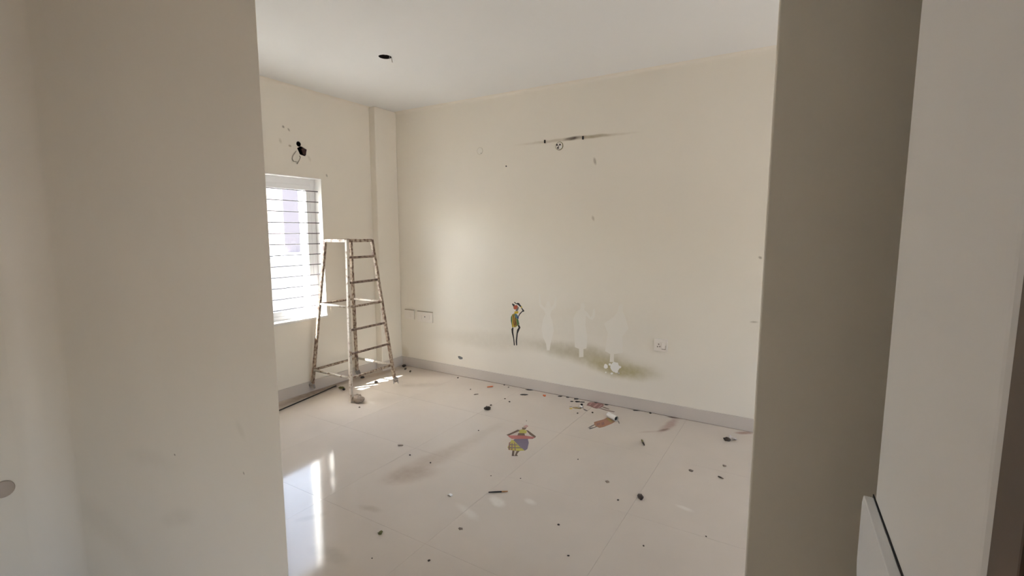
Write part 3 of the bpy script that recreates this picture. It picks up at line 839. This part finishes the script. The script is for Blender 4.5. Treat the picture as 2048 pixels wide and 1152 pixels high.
for i in range(N_ + 1):
    t = -0.5 * math.pi + 2.25 * math.pi * i / N_
    rad = rr_ - 0.004 * i / N_
    off = sid * (math.cos(t) * rad) + Vector((0, 0, rr_ + math.sin(t) * rad))
    vs += [e0 + off + Vector((0, 0, 0.0008)), e1 + off + Vector((0, 0, 0.0008))]
for i in range(N_):
    fs.append((2 * i, 2 * i + 1, 2 * i + 3, 2 * i + 2))
k.add(vs, fs, True).build('rolled_end', paper_white, sb_)
mid = e1 - ax_ * 0.012
MB().lathe([(0.0155, 0.0), (0.0155, 0.002), (0.0003, 0.002)], mid + Vector((0, 0, rr_ + 0.001)), ax_, 16).build('roll_core', I['black'], sb_)
MB().slab(fpoly([(1520,750),(1550,745),(1575,815),(1560,830),(1540,800)], 1130, 790, 14.4), UP, 0.0003, 0.0012).build('loose_tip', I['slate'], sb_)

sc_ = thing('figure_sticker', fl(1155, 815), 'small crumpled yellow and black scrap of sticker near the far skirting', 'sticker')
fparts(sc_, [
 ('scrap', I['tan'], 1, [(205,345),(330,345),(400,366),(470,376),(460,404),(300,398),(222,374)]),
 ('scrap', I['yellow'], 1, [(120,375),(200,372),(220,400),(150,410)]),
 ('scrap', I['black'], 2, [(470,330),(520,330),(528,365),(480,378),(440,396),(452,372)]),
 ('scrap', I['slate'], 1, [(505,385),(560,405),(660,452),(640,465),(560,440)]),
 ('scrap', I['slate'], 2, [(125,335),(200,332),(200,343),(130,345)])], 1130, 790, 14.4)
pc = fl(1130 + 440 / 14.4, 790 + 366 / 14.4)
k = MB(); vs, fs = [], []
for i in range(9):
    t = math.pi * (0.02 + 0.9 * i / 8)
    for yy in (-0.013, 0.013):
        vs.append(pc + Vector((0.016 * math.cos(t), yy + 0.006 * math.cos(t), 0.001 + 0.018 * math.sin(t))))
for i in range(8): fs.append((2 * i, 2 * i + 1, 2 * i + 3, 2 * i + 2))
k.add(vs, fs, True).build('curl', paper_white, sc_)
pc = fl(1130 + 480 / 14.4, 790 + 300 / 14.4)
lump((pc.x, pc.y, 0.008), 0.012, 0.010, 0.010, 11).build('curl_tip', I['black'], sc_)

# ------------------------------------------------------------ litter on the floor
seed = [100]
def crumb(px, py, wpx, hpx, m, name, label, cat, group=None, hz_=None):
    """an irregular bit lying on the floor; wpx, hpx: its size in the photograph"""
    p = fl(px, py); p.y = min(p.y, YB - 0.03)
    dist = (p - EYE).length
    ww_ = max(wpx / F * dist * 0.5, 0.003)
    sl = (EYE.z) / dist
    dep = max(hpx / F * dist * 0.5 / max(sl, 0.2) * 0.75, 0.0025)
    hh = hz_ if hz_ is not None else min(ww_, dep) * 0.55
    seed[0] += 1
    k = lump((0, 0, hh * 0.72), ww_, dep, hh, seed[0], 9, 6, 0.6)
    o = k.build(name, m)
    o.location = (p.x, p.y, 0.0)
    o.rotation_euler = (0, 0, YAW + (random.random() - 0.5) * 0.3)
    return tag(o, label, cat, group)
dot = dict(name='dirt_crumb', label='tiny dark dirt crumb scattered on the tile floor', cat='crumb', group='tiny crumbs on the floor')
for px, py, a_, b_ in ((1155, 827, 4, 3), (1185, 825.5, 4, 4), (1301, 826.5, 5, 5), (858, 1121.5, 5, 5), (1117, 1050, 5, 4), (1137, 1112, 6, 4),
                       (1287, 1092, 4, 4), (1236, 1000.5, 4, 3), (982, 811, 5, 3), (1019, 804, 4, 3), (1010, 798, 4, 2), (941, 779, 3, 2),
                       (916, 756, 4, 3), (1017, 775, 3, 2), (1009, 770, 4, 2), (744, 1117, 3, 3), (1053, 842, 2, 2), (957, 861.5, 3, 3),
                       (1156, 919, 3, 3), (820, 910.5, 4, 3), (861, 926, 4, 3), (982, 952, 3, 2), (1041, 957, 3, 2), (1412, 1073, 3, 3), (719, 815, 4, 2)):
    crumb(px, py, a_ * 0.8, b_ * 0.7, crumb_m, **dot)
for px, py, a_, b_, lb in ((808.5, 733, 8, 4, 'largest dark crumb tucked into the room corner'), (811, 738.5, 4, 3, 'tiny crumb next to the largest crumb in the room corner'),
                           (820.5, 743.5, 4, 4, 'dark crumb at the far tip of the sunlit floor patch')):
    crumb(px, py, a_, b_, crumb_m, name='dirt_clod', label=lb, cat='crumb', group='dark crumbs in the corner')
FG = 'black flakes by the far skirting'
small_flake = 'small flat black flake in the litter beside the far skirting'
for px, py, a_, b_, lb in ((1060.5, 779, 16, 3, 'wide flat black flake touching the far skirting left of the litter'),
                           (1048.5, 789.5, 14, 3, 'flat black flake out on the floor between both orange pieces'),
                           (1120, 793, 9, 2, small_flake), (1135.5, 794.5, 6, 2, small_flake), (1154, 797.5, 10, 3, small_flake),
                           (1143.5, 803, 6, 2, small_flake), (1155, 803.5, 9, 3, small_flake), (1165, 804.5, 9, 2, small_flake),
                           (1216, 807.5, 8, 2, 'thin dark flake on the skirting line behind the rolled sticker'),
                           (1274, 819, 12, 2, 'thin dark flake on the skirting line before the reddish floor stain')):
    crumb(px, py, a_, b_, flake_m, hz_=0.0025, name='paint_flake', label=lb, cat='flake', group=FG)
crumb(975, 819, 13, 6, crumb_m, 'dirt_clod', 'dark clod on the floor above the purple-skirt sticker', 'clod')
crumb(752, 765, 7, 3, crumb_m, 'dirt_clod', 'dark clod inside the sunlit patch by the ladder', 'clod')
crumb(1281, 995.5, 10, 13, mat('brown_pod', (0.06, 0.042, 0.032), 0.8, var=0.6, scale=70), 'seed_pod', 'rounded dark brown pod lying out on the floor tiles', 'pod')
crumb(760.5, 1067.5, 8, 8, olive_bit, 'leaf_bit', 'small olive green bit on the glossy floor', 'leaf bit')
crumb(683, 777, 10, 3, olive_bit, 'leaf_bit', 'yellowish scrap beside the near leg of the ladder', 'scrap')
crumb(688, 780, 6, 3, crumb_m, 'dirt_clod', 'dark crumb touching the yellowish scrap by the ladder', 'crumb')
crumb(725, 756, 8, 3, crumb_m, 'dirt_clod', 'dark clod under the ladder by the window wall', 'clod')
frag = mat('grey_fragment', (0.20, 0.16, 0.13), 0.8, var=0.4, scale=70)
for px, py, a_, b_, lb in ((1215, 964, 7, 5, 'small grey sliver lying between the stick and the brown pod'),
                           (1382, 941.5, 8, 5, 'small grey sliver between the olive twig and the dark wood sliver'),
                           (1449, 932, 6, 4, 'small grey sliver beside the dark wood sliver near the nib'),
                           (921, 1058, 9, 5, 'small grey sliver between the olive bit and the stick'),
                           (801, 891, 10, 3, 'thin grey sliver beyond the broad brown floor smudge'),
                           (952, 789, 9, 2, 'thin grey sliver near the longer orange piece')):
    crumb(px, py, a_, b_, frag, hz_=0.003, name='grey_fragment', label=lb, cat='fragment', group='grey slivers on the floor')
# orange plastic pieces
k = MB().slab([Vector((x, y, 0)) for x, y in ((-0.030, -0.022), (0.008, -0.012), (0.020, -0.014), (0.032, 0.004), (0.022, 0.016), (0.006, 0.006), (-0.026, -0.010))], UP, 0.001, 0.007)
o = k.build('plastic_piece', orange_m, bevel=0.001, seg=1); o.location = fl(980, 773.5); o.rotation_euler = (0, 0, YAW)
tag(o, 'longer orange plastic piece lying apart from the skirting', 'plastic piece')
k = MB().slab([Vector((x, y, 0)) for x, y in ((-0.012, 0.026), (0.0, 0.012), (0.012, 0.020), (0.014, -0.010), (0.004, -0.030), (-0.010, -0.018), (-0.016, 0.0))], UP, 0.001, 0.006)
o = k.build('plastic_piece', orange_m, bevel=0.001, seg=1); o.location = fl(1089, 791.5); o.rotation_euler = (0, 0, YAW)
tag(o, 'stubby orange plastic piece near the black flakes by the skirting', 'plastic piece')
# sticks
def stick(name, a, b_, r, m1, m2, cutp, label, cat):
    p, q = fl(*a) + Vector((0, 0, r + 0.0006)), fl(*b_) + Vector((0, 0, r + 0.0006))
    root = thing(name, (p + q) / 2 - Vector((0, 0, r)), label, cat)
    m_ = p.lerp(q, cutp)
    MB().tube([p, p.lerp(m_, 0.5) + Vector((0, 0, 0.0006)), m_], [r * 0.8, r, r], 7).build('burnt_end', m1, root)
    MB().tube([m_, q], [r, r * 0.7], 7).build('bare_end', m2, root)
stick('wooden_stick', (977, 986), (1015.5, 984), 0.0042, black, wood_stick, 0.68, 'half blackened thin wooden stick lying on the floor', 'stick')
stick('twig', (1283.5, 881.5), (1288.5, 892), 0.0065, olive_bit, crumb_m, 0.45, 'short dark olive twig between the wall stain and the pod', 'twig')
stick('twig', (1436, 954), (1446.5, 958.5), 0.0045, crumb_m, frag, 0.7, 'short dark sliver of wood near the shaded nib wall', 'twig')
# crumpled plastic wrapper by the nib
wp = thing('crumpled_wrapper', fl(1460, 880), 'crumpled pale wrapper with dark contents on the floor by the skirting end', 'wrapper')
p = fl(1454, 881)
lump((p.x, p.y, 0.010), 0.026, 0.020, 0.014, 41, 9, 7, 0.5).build('contents', crumb_m, wp)
rnd = random.Random(5)
k = MB(); vs, fs = [], []
p = fl(1462, 879)
for i in range(7):
    for j in range(5):
        u, v = (i / 6 - 0.5) * 0.095, (j / 4 - 0.5) * 0.05
        vs.append((p.x + u * 0.85 - v * 0.5, p.y + u * 0.5 + v * 0.85, 0.002 + abs(0.030 * rnd.random() * (1 - abs(i / 3 - 1)) )))
for i in range(6):
    for j in range(4):
        if (i, j) in ((1, 0), (1, 1), (2, 0)): continue
        a0 = i * 5 + j; fs.append((a0, a0 + 1, a0 + 6, a0 + 5))
k.add(vs, fs).build('film', mat('dull_film', (0.50, 0.45, 0.41), 0.35, var=0.3, scale=60), wp)
p = fl(900, 991)
k = MB(); vs, fs = [], []
for i in range(7):
    t = math.pi * i / 6
    for yy in (-0.010, 0.010):
        vs.append(p + Vector((0.014 * math.cos(t), yy, 0.001 + 0.008 * math.sin(t))))
for i in range(6): fs.append((2 * i, 2 * i + 1, 2 * i + 3, 2 * i + 2))
tag(k.add(vs, fs, True).build('paint_curl', paper_white), 'small pale curl of peeled paint on the open floor', 'paint curl')
